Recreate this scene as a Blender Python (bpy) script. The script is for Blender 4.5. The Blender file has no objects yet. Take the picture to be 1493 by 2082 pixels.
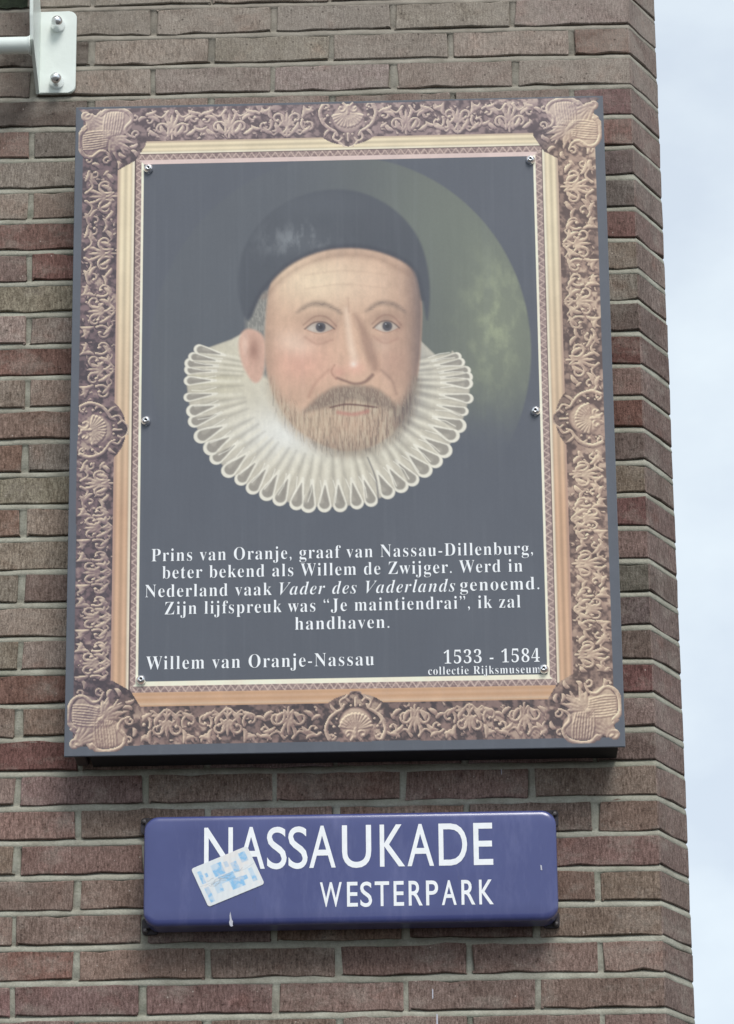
import bpy, bmesh, math, random
import numpy as np
from mathutils import Vector, Matrix

random.seed(7)
R = math.radians
SC = bpy.context.scene
COL = SC.collection

# ------------------------------------------------------------------ camera
F_PX, YAW, PITCH, ROLL = 7232.93, -0.0268966, 0.33145767, -0.01056718
CAM = Vector((-0.341453, -6.06322144, -3.04908038))
_d = Vector((math.sin(YAW) * math.cos(PITCH), math.cos(YAW) * math.cos(PITCH), math.sin(PITCH)))
_r = _d.cross(Vector((0, 0, 1))).normalized()
_u = _r.cross(_d)
_r2 = _r * math.cos(ROLL) + _u * math.sin(ROLL)
_u2 = -_r * math.sin(ROLL) + _u * math.cos(ROLL)
cam = bpy.data.objects.new('camera', bpy.data.cameras.new('camera'))
COL.objects.link(cam)
m = Matrix((( _r2.x, _u2.x, -_d.x, CAM.x), (_r2.y, _u2.y, -_d.y, CAM.y), (_r2.z, _u2.z, -_d.z, CAM.z), (0, 0, 0, 1)))
cam.matrix_world = m
cam.data.sensor_fit = 'HORIZONTAL'
cam.data.sensor_width = 36.0
cam.data.lens = 36.0 * F_PX / 1493.0
cam.data.clip_end = 3000
SC.camera = cam

def at(x, y, Y):
    """point of the photograph (pixels of the 1493 wide picture) on the upright plane at depth Y"""
    v = _d + _r2 * ((x - 746.5) / F_PX) - _u2 * ((y - 1041) / F_PX)
    q = CAM + v * ((Y - CAM.y) / v.y)
    return q.x, q.z

# ------------------------------------------------------------------ light, sky, exposure
SUN_EL, SUN_AZ = R(52), R(18)          # azimuth: towards the right of the wall's front
w = bpy.data.worlds.new('World'); SC.world = w; w.use_nodes = True
nt = w.node_tree; N = nt.nodes; N.clear()
out = N.new('ShaderNodeOutputWorld'); mix = N.new('ShaderNodeMixShader')
bs = N.new('ShaderNodeBackground'); bc = N.new('ShaderNodeBackground')
sky = N.new('ShaderNodeTexSky'); sky.sky_type = 'NISHITA'; sky.sun_disc = False
sky.sun_elevation = SUN_EL; sky.sun_rotation = math.pi - SUN_AZ
bs.inputs['Strength'].default_value = 0.1
nt.links.new(sky.outputs[0], bs.inputs['Color'])
tc = N.new('ShaderNodeTexCoord'); mp = N.new('ShaderNodeMapping')
mp.inputs['Scale'].default_value = (1, 1, 1.6); mp.inputs['Location'].default_value = (.4, .25, .13)
nz = N.new('ShaderNodeTexNoise'); nz.inputs['Scale'].default_value = 11.0
nz.inputs['Detail'].default_value = 5; nz.inputs['Roughness'].default_value = .52
cr = N.new('ShaderNodeValToRGB')
cr.color_ramp.elements[0].position = .36; cr.color_ramp.elements[0].color = (.525, .585, .650, 1)
cr.color_ramp.elements[1].position = .66; cr.color_ramp.elements[1].color = (.650, .715, .750, 1)
nt.links.new(tc.outputs['Generated'], mp.inputs[0]); nt.links.new(mp.outputs[0], nz.inputs[0])
nt.links.new(nz.outputs[0], cr.inputs[0]); nt.links.new(cr.outputs[0], bc.inputs['Color'])
bc.inputs['Strength'].default_value = 0.80
mix.inputs[0].default_value = .88
nt.links.new(bs.outputs[0], mix.inputs[1]); nt.links.new(bc.outputs[0], mix.inputs[2])
nt.links.new(mix.outputs[0], out.inputs[0])

sun = bpy.data.lights.new('sun', 'SUN'); sun.energy = 1.5; sun.angle = R(26); sun.color = (1, .97, .93)
so = bpy.data.objects.new('sun', sun); COL.objects.link(so)
_s = Vector((math.sin(SUN_AZ) * math.cos(SUN_EL), -math.cos(SUN_AZ) * math.cos(SUN_EL), math.sin(SUN_EL)))
so.rotation_euler = _s.to_track_quat('Z', 'Y').to_euler()
SC.view_settings.view_transform = 'Standard'; SC.view_settings.look = 'None'
SC.view_settings.gamma = 1; SC.view_settings.use_curve_mapping = False
SC.view_settings.exposure = 0.80

# ------------------------------------------------------------------ helpers
def lin(r, g, b):
    f = lambda c: (c / 255 / 12.92) if c <= 10.3 else ((c / 255 + .055) / 1.055) ** 2.4
    return (f(r), f(g), f(b))

def tag(o, label=None, cat=None, group=None, kind=None):
    for k, v in (('label', label), ('category', cat), ('group', group), ('kind', kind)):
        if v: o[k] = v
    return o

def empty(name, loc=(0, 0, 0)):
    o = bpy.data.objects.new(name, None); COL.objects.link(o); o.location = loc
    o.empty_display_size = .05
    return o

def link_mesh(name, me, mat=None, parent=None):
    o = bpy.data.objects.new(name, me); COL.objects.link(o)
    if mat is not None and not me.materials: me.materials.append(mat)
    if parent is not None:
        o.parent = parent
        o.location = -Vector(parent.location) if me.get('world') else (0, 0, 0)
    return o

def obj(name, bm, mat, parent=None, smooth=False):
    """bm in world coordinates"""
    me = bpy.data.meshes.new(name); bm.normal_update(); bm.to_mesh(me); bm.free()
    if smooth:
        for p in me.polygons: p.use_smooth = True
    me['world'] = 1
    return link_mesh(name, me, mat, parent)

def box(bm, x0, x1, y0, y1, z0, z1, bev=0, seg=2):
    r = bmesh.ops.create_cube(bm, size=1)
    vs = r['verts']
    for v in vs:
        v.co = Vector(((x0 + x1) / 2 + v.co.x * (x1 - x0), (y0 + y1) / 2 + v.co.y * (y1 - y0), (z0 + z1) / 2 + v.co.z * (z1 - z0)))
    if bev:
        es = list({e for v in vs for e in v.link_edges})
        bmesh.ops.bevel(bm, geom=es, offset=bev, segments=seg, affect='EDGES')

def prism(bm, pts, y0, y1):
    """outline pts (x,z) counter-clockwise seen from -Y, y0 the front"""
    a = [bm.verts.new((x, y0, z)) for x, z in pts]
    b = [bm.verts.new((x, y1, z)) for x, z in pts]
    n = len(pts); bm.faces.new(a); bm.faces.new(b[::-1])
    for i in range(n):
        j = (i + 1) % n
        bm.faces.new((a[j], a[i], b[i], b[j]))

def lathe(bm, prof, cx, cz, y, seg=24):
    """prof: list of (radius, depth towards the viewer) round the axis that sticks out of the wall"""
    rings = []
    for r, h in prof:
        if r < 1e-6: rings.append([bm.verts.new((cx, y - h, cz))])
        else: rings.append([bm.verts.new((cx + r * math.cos(t * 2 * math.pi / seg), y - h, cz + r * math.sin(t * 2 * math.pi / seg))) for t in range(seg)])
    for a, b in zip(rings, rings[1:]):
        for i in range(seg):
            j = (i + 1) % seg
            if len(a) == 1 and len(b) == 1: continue
            if len(b) == 1: bm.faces.new((a[i], a[j], b[0]))
            elif len(a) == 1: bm.faces.new((a[0], b[j], b[i]))
            else: bm.faces.new((a[i], a[j], b[j], b[i]))

class NT:
    def __init__(s, name):
        s.m = bpy.data.materials.new(name); s.m.use_nodes = True
        s.t = s.m.node_tree; s.b = s.t.nodes['Principled BSDF']
    def n(s, typ, **kw):
        x = s.t.nodes.new('ShaderNode' + typ)
        for k, v in kw.items():
            if k in x.inputs: x.inputs[k].default_value = v
            else: setattr(x, k, v)
        return x
    def l(s, a, b): s.t.links.new(a, b)
    def noise(s, vec, scale, detail=3, rough=.5):
        x = s.n('TexNoise', Scale=scale, Detail=detail, Roughness=rough)
        if vec is not None: s.l(vec, x.inputs['Vector'])
        return x.outputs[0]
    def pos(s, scale=(1, 1, 1)):
        g = s.n('NewGeometry'); mp = s.n('Mapping'); mp.inputs['Scale'].default_value = scale
        s.l(g.outputs['Position'], mp.inputs[0]); return mp.outputs[0]
    def ramp(s, fac, a, b, ca=(0, 0, 0, 1), cb=(1, 1, 1, 1)):
        x = s.n('ValToRGB'); e = x.color_ramp.elements
        e[0].position = a; e[1].position = b; e[0].color = ca; e[1].color = cb
        s.l(fac, x.inputs[0]); return x.outputs[0]
    def mixc(s, fac, a, b, mode='MIX'):
        x = s.n('Mix', data_type='RGBA', blend_type=mode)
        for i, v in ((0, fac), (6, a), (7, b)):
            if hasattr(v, 'is_linked'): s.l(v, x.inputs[i])
            elif i == 0: x.inputs[0].default_value = v
            else: x.inputs[i].default_value = (*v[:3], 1)
        return x.outputs[2]
    def bump(s, h, dist, strength=1, prev=None):
        x = s.n('Bump', Strength=strength, Distance=dist); s.l(h, x.inputs['Height'])
        if prev is not None: s.l(prev, x.inputs['Normal'])
        s.l(x.outputs[0], s.b.inputs['Normal']); return x.outputs[0]
    def set(s, **kw):
        for k, v in kw.items():
            k = k.replace('_', ' ')
            s.b.inputs[k].default_value = (*v, 1) if isinstance(v, tuple) and len(v) == 3 else v
        return s

def plain(name, col, rough=.5, metal=0, spec=.5, var=.12, scale=30, bump=0):
    t = NT(name)
    n1 = t.noise(t.pos(), scale, 4, .6)
    c = t.mixc(t.ramp(n1, .3, .7), tuple(x * (1 - var) for x in col), tuple(min(1, x * (1 + var)) for x in col))
    t.l(c, t.b.inputs['Base Color'])
    t.set(Roughness=rough, Metallic=metal); t.b.inputs['Specular IOR Level'].default_value = spec
    if bump: t.bump(t.noise(t.pos(), scale * 6, 3), bump)
    return t.m

# ------------------------------------------------------------------ masonry materials
def brick_material(name, greyed):
    t = NT(name)
    oi = t.n('ObjectInfo')
    base = oi.outputs['Color']
    if greyed: base = t.mixc(.76, base, lin(146, 129, 123))  # splayed and side faces pulled towards one grey taupe
    # streaks left by the wire-cut face, fine and mostly upright
    st = t.noise(t.pos((300, 300, 70)), 1, 4, .7)
    c = t.mixc(t.ramp(st, .3, .72), lin(150, 144, 140), lin(255, 255, 255), 'MIX')
    c = t.mixc(1.0, base, c, 'MULTIPLY')
    mot = t.noise(t.pos((1, 1, 1)), 26, 5, .62)
    c = t.mixc(t.ramp(mot, .34, .6), t.mixc(1, c, (.84, .81, .80), 'MULTIPLY'), c)
    big = t.noise(t.pos((1, 1, 1)), 4.2, 5, .62)
    c = t.mixc(t.ramp(big, .34, .62), t.mixc(1, c, (.80, .79, .77), 'MULTIPLY'), t.mixc(1, c, (1.06, 1.06, 1.05), 'MULTIPLY'))
    # fired blotches within one brick: redder and blacker
    fb = t.noise(t.pos((1, 1, 1.2)), 13, 3, .55)
    c = t.mixc(t.ramp(fb, .58, .72, (0, 0, 0, 1), (.55, .55, .55, 1)), c, t.mixc(1, c, (1.02, .80, .74), 'MULTIPLY'))
    fc = t.noise(t.pos((1, 1.4, 1)), 17, 4, .6)
    c = t.mixc(t.ramp(fc, .60, .74, (0, 0, 0, 1), (.6, .6, .6, 1)), c, t.mixc(1, c, (.66, .66, .68), 'MULTIPLY'))
    # pale mortar haze wiped over the face
    hz = t.noise(t.pos((1, 1, 1.6)), 11, 6, .7)
    hm = t.ramp(hz, .50, .74, (0, 0, 0, 1), (.55, .55, .55, 1))
    c = t.mixc(hm, c, lin(150, 142, 132))
    gr = t.noise(t.pos((1, 1, 1)), 330, 4, .8)
    c = t.mixc(t.ramp(gr, .36, .62, (0, 0, 0, 1), (1, 1, 1, 1)), t.mixc(1, c, (.78, .76, .76), 'MULTIPLY'), t.mixc(1, c, (1.52, 1.52, 1.52), 'MULTIPLY'))
    # the upper courses are greyer and limier than the lower ones
    zz = t.n('SeparateXYZ'); t.l(t.pos(), zz.inputs[0])
    zn = t.n('MapRange'); zn.inputs[1].default_value = -.5; zn.inputs[2].default_value = .1
    t.l(zz.outputs[2], zn.inputs[0])
    zk = t.n('Math', operation='MULTIPLY'); t.l(zn.outputs[0], zk.inputs[0]); t.l(t.ramp(t.noise(t.pos((1, 1, 1.4)), 15, 6, .7), .3, .6), zk.inputs[1])
    zk2 = t.n('Math', operation='MULTIPLY'); t.l(zk.outputs[0], zk2.inputs[0]); zk2.inputs[1].default_value = .55
    c = t.mixc(zk2.outputs[0], c, lin(158, 149, 139))
    # mortar smeared over the arrises
    gc = t.n('TexCoord'); gs = t.n('SeparateXYZ'); t.l(gc.outputs['Generated'], gs.inputs[0])
    e1 = t.n('Math', operation='MULTIPLY_ADD'); t.l(gs.outputs[2], e1.inputs[0]); e1.inputs[1].default_value = 2; e1.inputs[2].default_value = -1
    e2 = t.n('Math', operation='ABSOLUTE'); t.l(e1.outputs[0], e2.inputs[0])
    en = t.noise(t.pos((1, 1, 1)), 48, 5, .7)
    e3 = t.n('Math', operation='MULTIPLY_ADD'); t.l(en, e3.inputs[0]); e3.inputs[1].default_value = .9; t.l(e2.outputs[0], e3.inputs[2])
    c = t.mixc(t.ramp(e3.outputs[0], 1.22, 1.38, (0, 0, 0, 1), (.75, .75, .75, 1)), c, lin(146, 140, 128))
    # small dark burn pits and a few pale grains
    pit = t.n('TexVoronoi', Scale=55); t.l(t.pos(), pit.inputs['Vector'])
    c = t.mixc(t.ramp(pit.outputs['Distance'], .06, .15, (.75, .75, .75, 1), (0, 0, 0, 1)), c, t.mixc(1, c, (.30, .28, .28), 'MULTIPLY'))
    gn = t.n('TexVoronoi', Scale=44); t.l(t.pos((1, 1.3, .9)), gn.inputs['Vector'])
    c = t.mixc(t.ramp(gn.outputs['Distance'], .025, .07, (.8, .8, .8, 1), (0, 0, 0, 1)), c, lin(190, 178, 168))
    t.l(c, t.b.inputs['Base Color'])
    t.set(Roughness=.93); t.b.inputs['Specular IOR Level'].default_value = .25
    p = t.bump(gr, .0011, .8)
    p = t.bump(st, .0010, .8, p)
    t.bump(mot, .004, .7, p)
    return t.m
M_BRICK = brick_material('brick_face', False)
M_BRICK_GREYED = brick_material('brick_greyed', True)

t = NT('mortar')
n1 = t.noise(t.pos((1, 1, 1)), 18, 5, .6)
c = t.mixc(t.ramp(n1, .3, .7), lin(146, 142, 129), lin(178, 177, 163))
n2 = t.noise(t.pos((1, 1, 1)), 260, 3, .7)
c = t.mixc(t.ramp(n2, .35, .65), t.mixc(1, c, (.78, .78, .78), 'MULTIPLY'), c)
n3 = t.noise(t.pos((1, 1, 3)), 7, 3, .6)
c = t.mixc(t.ramp(n3, .55, .72, (0, 0, 0, 1), (.5, .5, .5, 1)), c, lin(112, 118, 100))
zz = t.n('SeparateXYZ'); t.l(t.pos(), zz.inputs[0])
zn = t.n('MapRange'); zn.inputs[1].default_value = -.35; zn.inputs[2].default_value = .1; zn.inputs[4].default_value = .8
t.l(zz.outputs[2], zn.inputs[0]); c = t.mixc(zn.outputs[0], c, t.mixc(t.ramp(n1, .3, .7), lin(126, 117, 108), lin(153, 143, 133)))
t.l(c, t.b.inputs['Base Color']); t.set(Roughness=.95); t.b.inputs['Specular IOR Level'].default_value = .2
t.bump(n2, .0012, 1)
M_MORTAR = t.m

# masonry beyond what the photograph shows: same bond, same pitch
t = NT('far_masonry')
g = t.n('NewGeometry'); sx = t.n('SeparateXYZ'); t.l(g.outputs['Position'], sx.inputs[0])
ad = t.n('Math', operation='ADD'); t.l(sx.outputs[0], ad.inputs[0]); t.l(sx.outputs[1], ad.inputs[1])
cb = t.n('CombineXYZ'); t.l(ad.outputs[0], cb.inputs[0]); t.l(sx.outputs[2], cb.inputs[1])
bt = t.n('TexBrick', Scale=1.0); bt.inputs['Brick Width'].default_value = .2269; bt.inputs['Row Height'].default_value = .0625
bt.inputs['Mortar Size'].default_value = .0055; bt.inputs['Mortar Smooth'].default_value = .2
for k, v in (('Color1', lin(124, 106, 98)), ('Color2', lin(104, 82, 76)), ('Mortar', lin(138, 135, 124))): bt.inputs[k].default_value = (*v, 1)
t.l(cb.outputs[0], bt.inputs['Vector'])
n1 = t.noise(t.pos(), 40, 5, .6)
c = t.mixc(t.ramp(n1, .3, .7), t.mixc(1, bt.outputs[0], (.72, .72, .72), 'MULTIPLY'), bt.outputs[0])
t.l(c, t.b.inputs['Base Color']); t.set(Roughness=.95)
inv = t.n('Math', operation='SUBTRACT'); inv.inputs[0].default_value = 1; t.l(bt.outputs[1], inv.inputs[1])
t.bump(inv.outputs[0], .005, 1)
M_FAR = t.m

# ------------------------------------------------------------------ ground
CRS = .0625                       # course height
GROUND = -4.75
t = NT('pavement')
bt = t.n('TexBrick', Scale=1.0); bt.inputs['Brick Width'].default_value = .3; bt.inputs['Row Height'].default_value = .3
bt.inputs['Mortar Size'].default_value = .004
for k, v in (('Color1', lin(84, 82, 79)), ('Color2', lin(74, 72, 70)), ('Mortar', lin(45, 44, 42))): bt.inputs[k].default_value = (*v, 1)
t.l(t.pos(), bt.inputs['Vector'])
n1 = t.noise(t.pos(), 3, 5, .6)
t.l(t.mixc(t.ramp(n1, .3, .7), t.mixc(1, bt.outputs[0], (.75, .75, .75), 'MULTIPLY'), bt.outputs[0]), t.b.inputs['Base Color'])
t.set(Roughness=.9)
bm = bmesh.new(); S = 900
bm.faces.new([bm.verts.new(p) for p in ((-S, -S, GROUND), (S, -S, GROUND), (S, S, GROUND), (-S, S, GROUND))])
tag(obj('pavement', bm, t.m), kind='structure')

# ------------------------------------------------------------------ brick wall
# plan of the wall: front along X up to x=0, a splayed quoin face, then the side
AZ, WD, AZ2 = 1.10051819, .1272, R(112)
BL, QA, QB = .22693, .21875, .10975    # stretcher pitch, first upright joint in even / odd courses
def path(s, dep):
    """s metres along the wall face (0 = front corner), dep metres into the wall"""
    d1 = Vector((math.cos(AZ), math.sin(AZ))); d2 = Vector((math.cos(AZ2), math.sin(AZ2)))
    n0 = Vector((0, 1)); n1 = Vector((-d1.y, d1.x)); n2 = Vector((-d2.y, d2.x))
    def mitre(a, b):
        h = (a + b); return h / h.dot(a)
    c1 = Vector((0, 0)) + mitre(n0, n1) * dep
    c2 = d1 * WD + mitre(n1, n2) * dep
    if s <= 0:
        return Vector((min(s, 0), 0)) + (n0 * dep if s < -dep else Vector((0, 0))) + ((c1 - Vector((s, 0))) if s >= -dep else Vector((0, 0))) if False else (Vector((min(s, c1.x), dep)))
    if s <= WD:
        f = s / WD; f = min(max(f, .0), 1)
        return c1.lerp(c2, f)
    return c2 + d2 * (s - WD)

def brick_mesh(cols, z0, z1, rnd, jz=.0027, js=.0036):
    """cols: list of s; returns vertex list and quads for a brick face block seen from outside"""
    e = .0016
    ss = [cols[0], cols[0], cols[0] + e] + cols[1:-1] + [cols[-1] - e, cols[-1], cols[-1]]
    cd = [.05, e * .9] + [0] * (len(ss) - 4) + [e * .9, .05]
    rz = [z0, z0, z0 + e, z1 - e, z1, z1]; rd = [.05, e * .9, 0, 0, e * .9, .05]
    lowj = [rnd.gauss(0, jz * .6) for _ in ss]; hij = [rnd.gauss(0, jz * .6) for _ in ss]
    tilt = max(-.0007, min(.0006, rnd.gauss(0, .0005)))
    V = []
    for i, z in enumerate(rz):
        row = []
        eL, eR = rnd.gauss(0, js * .5), rnd.gauss(0, js * .5)
        for j, s in enumerate(ss):
            dd = max(rd[i], cd[j])
            zz = z + (lowj[j] if i < 3 else hij[j])
            s2 = s + (eL if j < 3 else (eR if j > len(ss) - 4 else 0))
            row.append((s2, dd + (tilt + rnd.gauss(0, .00035) if dd < .04 else 0) + .0006, zz))
        V.append(row)
    return V

wall = empty('brick_wall', (0, 0, GROUND))
tag(wall, 'brown and dull red brick wall with grey-green mortar and a splayed right corner', 'wall')

PAL = {'T': (163, 151, 142), 'B': (149, 130, 121), 'L': (145, 124, 115), 'R': (139, 107, 99), 'Q': (125, 93, 88), 'D': (120, 108, 104), 'G': (158, 147, 135), 'P': (150, 124, 113),
       'M': (46, 50, 36), 'K': (124, 108, 101), 'S': (88, 78, 70)}  # S: grime plus the bracket's shadow, painted into the brick colour
# colour of each course: left bricks (from the left edge) and the corner brick, as in the photograph
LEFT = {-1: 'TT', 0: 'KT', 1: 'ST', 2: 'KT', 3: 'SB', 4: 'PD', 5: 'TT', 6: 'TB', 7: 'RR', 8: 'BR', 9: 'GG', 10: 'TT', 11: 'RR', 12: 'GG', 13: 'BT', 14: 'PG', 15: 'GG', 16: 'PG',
        17: 'GG', 18: 'GB', 19: 'GG', 20: 'GG', 21: 'RR', 22: 'BB', 23: 'RB', 24: 'BL', 25: 'LB', 26: 'LL', 27: 'LB', 28: 'BL', 29: 'RL', 30: 'LL', 31: 'BL'}
CORN = {-2: 'T', -1: 'T', 0: 'T', 1: 'Q', 2: 'T', 3: 'Q', 4: 'R', 5: 'D', 6: 'D', 7: 'R', 8: 'B', 9: 'T', 10: 'D', 11: 'Q', 12: 'B', 13: 'Q', 14: 'D', 15: 'B', 16: 'Q', 17: 'B', 18: 'D',
        19: 'D', 20: 'K', 21: 'Q', 22: 'B', 23: 'K', 24: 'B', 25: 'L', 26: 'L', 27: 'B', 28: 'L', 29: 'B', 30: 'L', 31: 'L'}
def tint(key, rnd):
    c = PAL[key]; k = rnd.gauss(1, .035)
    r = [max(20, min(230, v * k + rnd.gauss(0, 2))) for v in c]
    return (*lin(*r), 1)

K0, K1 = -4, 36                    # courses built as bricks
SL = -1.62                         # left end of built bricks
JZ, JS = .0112, .0118              # bed and upright joint widths
def make_me(name, V, close=True):
    vs = []; fs = []; mi = []
    ni, nj = len(V), len(V[0])
    for row in V:
        for s, d, z in row:
            p = path(s, d) if s > -.03 else Vector((s, d))
            vs.append((p.x, p.y, z))
    for i in range(ni - 1):
        for j in range(nj - 1):
            fs.append((i * nj + j, i * nj + j + 1, (i + 1) * nj + j + 1, (i + 1) * nj + j))
            mi.append(1 if (V[i][j][0] + V[i][j + 1][0]) / 2 > 0 else 0)
    me = bpy.data.meshes.new(name); me.from_pydata(vs, [], fs)
    me.materials.append(M_BRICK); me.materials.append(M_BRICK_GREYED)
    me.polygons.foreach_set('material_index', mi)
    return me
# a pool of stretcher faces shared by the bricks of the front
rp = random.Random(3)
POOL = []
hw = (BL - JS) / 2; hz = (CRS - JZ) / 2
for k in range(22):
    nc = 6
    cols = [-3 - hw + 2 * hw * i / nc for i in range(nc + 1)]
    V = brick_mesh(cols, -hz, hz, rp)
    V = [[(s + 3 - 3, d, z) for s, d, z in row] for row in V]
    POOL.append(make_me('brick', V))
    for v in POOL[-1].vertices: v.co.x += 3
rb = random.Random(11)
rest = bmesh.new()                 # bricks outside the picture or wholly behind the board
def hidden(k, s0, s1):
    if k < -1 or k > 31 or s1 < -1.30: return True
    return 6 <= k <= 21 and s0 > -1.00 and s1 < -.10
def add_rest(me, co):
    tmp = bmesh.new(); tmp.from_mesh(me)
    bmesh.ops.translate(tmp, verts=tmp.verts, vec=co)
    mm = bpy.data.meshes.new('x'); tmp.to_mesh(mm); tmp.free()
    rest.from_mesh(mm); bpy.data.meshes.remove(mm)
for k in range(K0, K1):
    zc = -(k - .5) * CRS
    first = QB if k % 2 else QA
    # the quoin: front, splayed face and a little of the side in one brick
    s0, s1 = -first + JS / 2, WD + (.16 if k % 2 else .055)
    zz0, zz1 = zc - hz, zc + hz
    ncf = 3 if k % 2 else 6
    cols = [s0 + (-.0025 - s0) * i / ncf for i in range(ncf + 1)] + [.003, WD * .5, WD - .003, WD + .004, s1]
    V = brick_mesh(cols, zz0, zz1, rb)
    me = make_me('brick', V)
    key = CORN.get(k, 'B')
    if k in (-1, 0, 2): key = 'T'
    if hidden(k, -.5, 0) and (k < -1 or k > 31):
        add_rest(me, Vector((0, 0, 0)))
    else:
        o = link_mesh('brick', me, None, wall); o.location = (0, 0, -GROUND)
        o.color = tint(key, rb)
    n = 0
    while True:
        c = -(first + n * BL + BL / 2)
        if c - hw < SL - .01: break
        me = POOL[rb.randrange(len(POOL))]
        jx = rb.gauss(0, .0012)
        loc = Vector((c + jx, rb.gauss(0, .0005), zc + rb.gauss(0, .0006)))
        if hidden(k, c - hw, c + hw):
            add_rest(me, loc)
        else:
            o = link_mesh('brick', me, None, wall); o.location = loc + Vector((0, 0, -GROUND))
            o.scale.x = 1 + rb.gauss(0, .004)
            ck = 'T' if k < 3 else ('L' if k > 23 and rb.random() < .55 else 'B')
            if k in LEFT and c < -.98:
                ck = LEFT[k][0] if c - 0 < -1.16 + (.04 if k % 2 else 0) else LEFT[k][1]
            elif k > 23 and rb.random() < .16: ck = 'R' if rb.random() < .35 else 'K'
            if k == 23 and c > -.98: ck = 'B'
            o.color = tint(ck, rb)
        n += 1
    # side face bricks, round the corner
    s = s1 + JS
    for q in range(3):
        cols = [s, s + hw, s + 2 * hw]
        me = make_me('brick', brick_mesh(cols, zz0, zz1, rb)); add_rest(me, Vector((0, 0, 0)))
        s += BL
me = bpy.data.meshes.new('brick'); rest.to_mesh(me); rest.free()
me.materials.clear(); me.materials.append(M_BRICK); me.materials.append(M_BRICK_GREYED)
o = link_mesh('brick', me, None, wall); o.location = (0, 0, -GROUND); o.color = (*lin(*PAL['B']), 1)
tag(o, kind='stuff')

# mortar: one sheet with struck joints, deep under each brick and flush above the next
ss = list(np.arange(SL - .02, -.006, .0065)) + [-.003, .003] + list(np.linspace(.012, WD - .012, 14)) + [WD - .003, WD + .003] + list(np.arange(WD + .01, WD + .75, .02))
prof = [(-.0080, .0024), (-.0056, .0006), (-.002, .0014), (.0018, .0026), (.0040, .0048), (.0062, .0066), (.0105, .0032), (.031, .0028), (.052, .0028)]
rm = np.random.default_rng(5)
rows = []
for k in range(K1 - 1, K0 - 1, -1):
    for dz, dp in prof: rows.append((-k * CRS + dz, dp, abs(dz) < .0085, k if dz > 0 else k + 1))
ns, nr = len(ss), len(rows)
def vnoise(rng, h, w, cy, cx):
    gy, gx = max(2, int(h / cy) + 2), max(2, int(w / cx) + 2)
    g = rng.random((gy, gx)); y = np.linspace(0, gy - 1.001, h); x = np.linspace(0, gx - 1.001, w)
    yi = y.astype(int); xi = x.astype(int); fy = (y - yi)[:, None]; fx = (x - xi)[None, :]
    fy = fy * fy * (3 - 2 * fy); fx = fx * fx * (3 - 2 * fx)
    a = g[yi][:, xi]; b = g[yi][:, xi + 1]; c = g[yi + 1][:, xi]; d = g[yi + 1][:, xi + 1]
    return (a * (1 - fx) + b * fx) * (1 - fy) + (c * (1 - fx) + d * fx) * fy
nA = vnoise(rm, nr, ns, 4, 14) - .5; nB = vnoise(rm, nr, ns, 2, 3) - .5; nC = vnoise(rm, nr, ns, 9, 5) - .5
vs = []
for i, (z, dp, bed, crs) in enumerate(rows):
    first = QB if crs % 2 else QA
    for j, s in enumerate(ss):
        q_ = (-s - first) / BL; near = abs(q_ - round(q_)) * BL
        behind = (not bed) and (s > -first + .010 or near > .0095)
        dd = dp * (1 + .9 * nA[i, j]) * (1 if s < 0 else .62) + .0012 * nB[i, j]
        if behind: dd = .012
        elif not bed or abs((z / CRS) - round(z / CRS)) * CRS > .0066: dd = max(dd, .0013) 
        p = path(s, max(dd, .0003)) if s > -.03 else Vector((s, max(dd, .0003)))
        vs.append((p.x, p.y, z + (.0014 * nC[i, j] if bed else 0)))
fs = [(i * ns + j, i * ns + j + 1, (i + 1) * ns + j + 1, (i + 1) * ns + j) for i in range(nr - 1) for j in range(ns - 1)]
me = bpy.data.meshes.new('mortar'); me.from_pydata(vs, [], fs)
for p in me.polygons: p.use_smooth = True
me['world'] = 1
link_mesh('mortar', me, M_MORTAR, wall)

# the wall carries on beyond the picture
bm = bmesh.new()
ZT, ZB = 1.6, GROUND
def plan(off):
    return [path(-.02, off), path(.0, off), path(WD, off), path(WD + 3, off)]
zt0, zb0 = -K0 * CRS + .02, -(K1 - 1) * CRS - .02
def loft(bm, poly, z0, z1):
    a = [bm.verts.new((p[0], p[1], z0)) for p in poly]; b = [bm.verts.new((p[0], p[1], z1)) for p in poly]
    n = len(poly)
    for i in range(n):
        j = (i + 1) % n
        bm.faces.new((a[i], a[j], b[j], b[i]))
    bm.faces.new(b); bm.faces.new(a[::-1])
pb = [(-5, .013)] + [tuple(p) for p in plan(.013)[1:]]; pb = pb + [(pb[-1][0] - 3.4, pb[-1][1]), (-5, pb[-1][1])]
loft(bm, pb, zb0, zt0)
pf = [(-5, .0)] + [tuple(p) for p in plan(.0)[1:]]; pf = pf + [(pf[-1][0] - 3.4, pf[-1][1]), (-5, pf[-1][1])]
loft(bm, pf, ZB, zb0 - .001); loft(bm, pf, zt0 + .001, ZT)
box(bm, -5, SL - .022, 0, .012, zb0, zt0)
obj('masonry', bm, M_FAR, wall)

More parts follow.
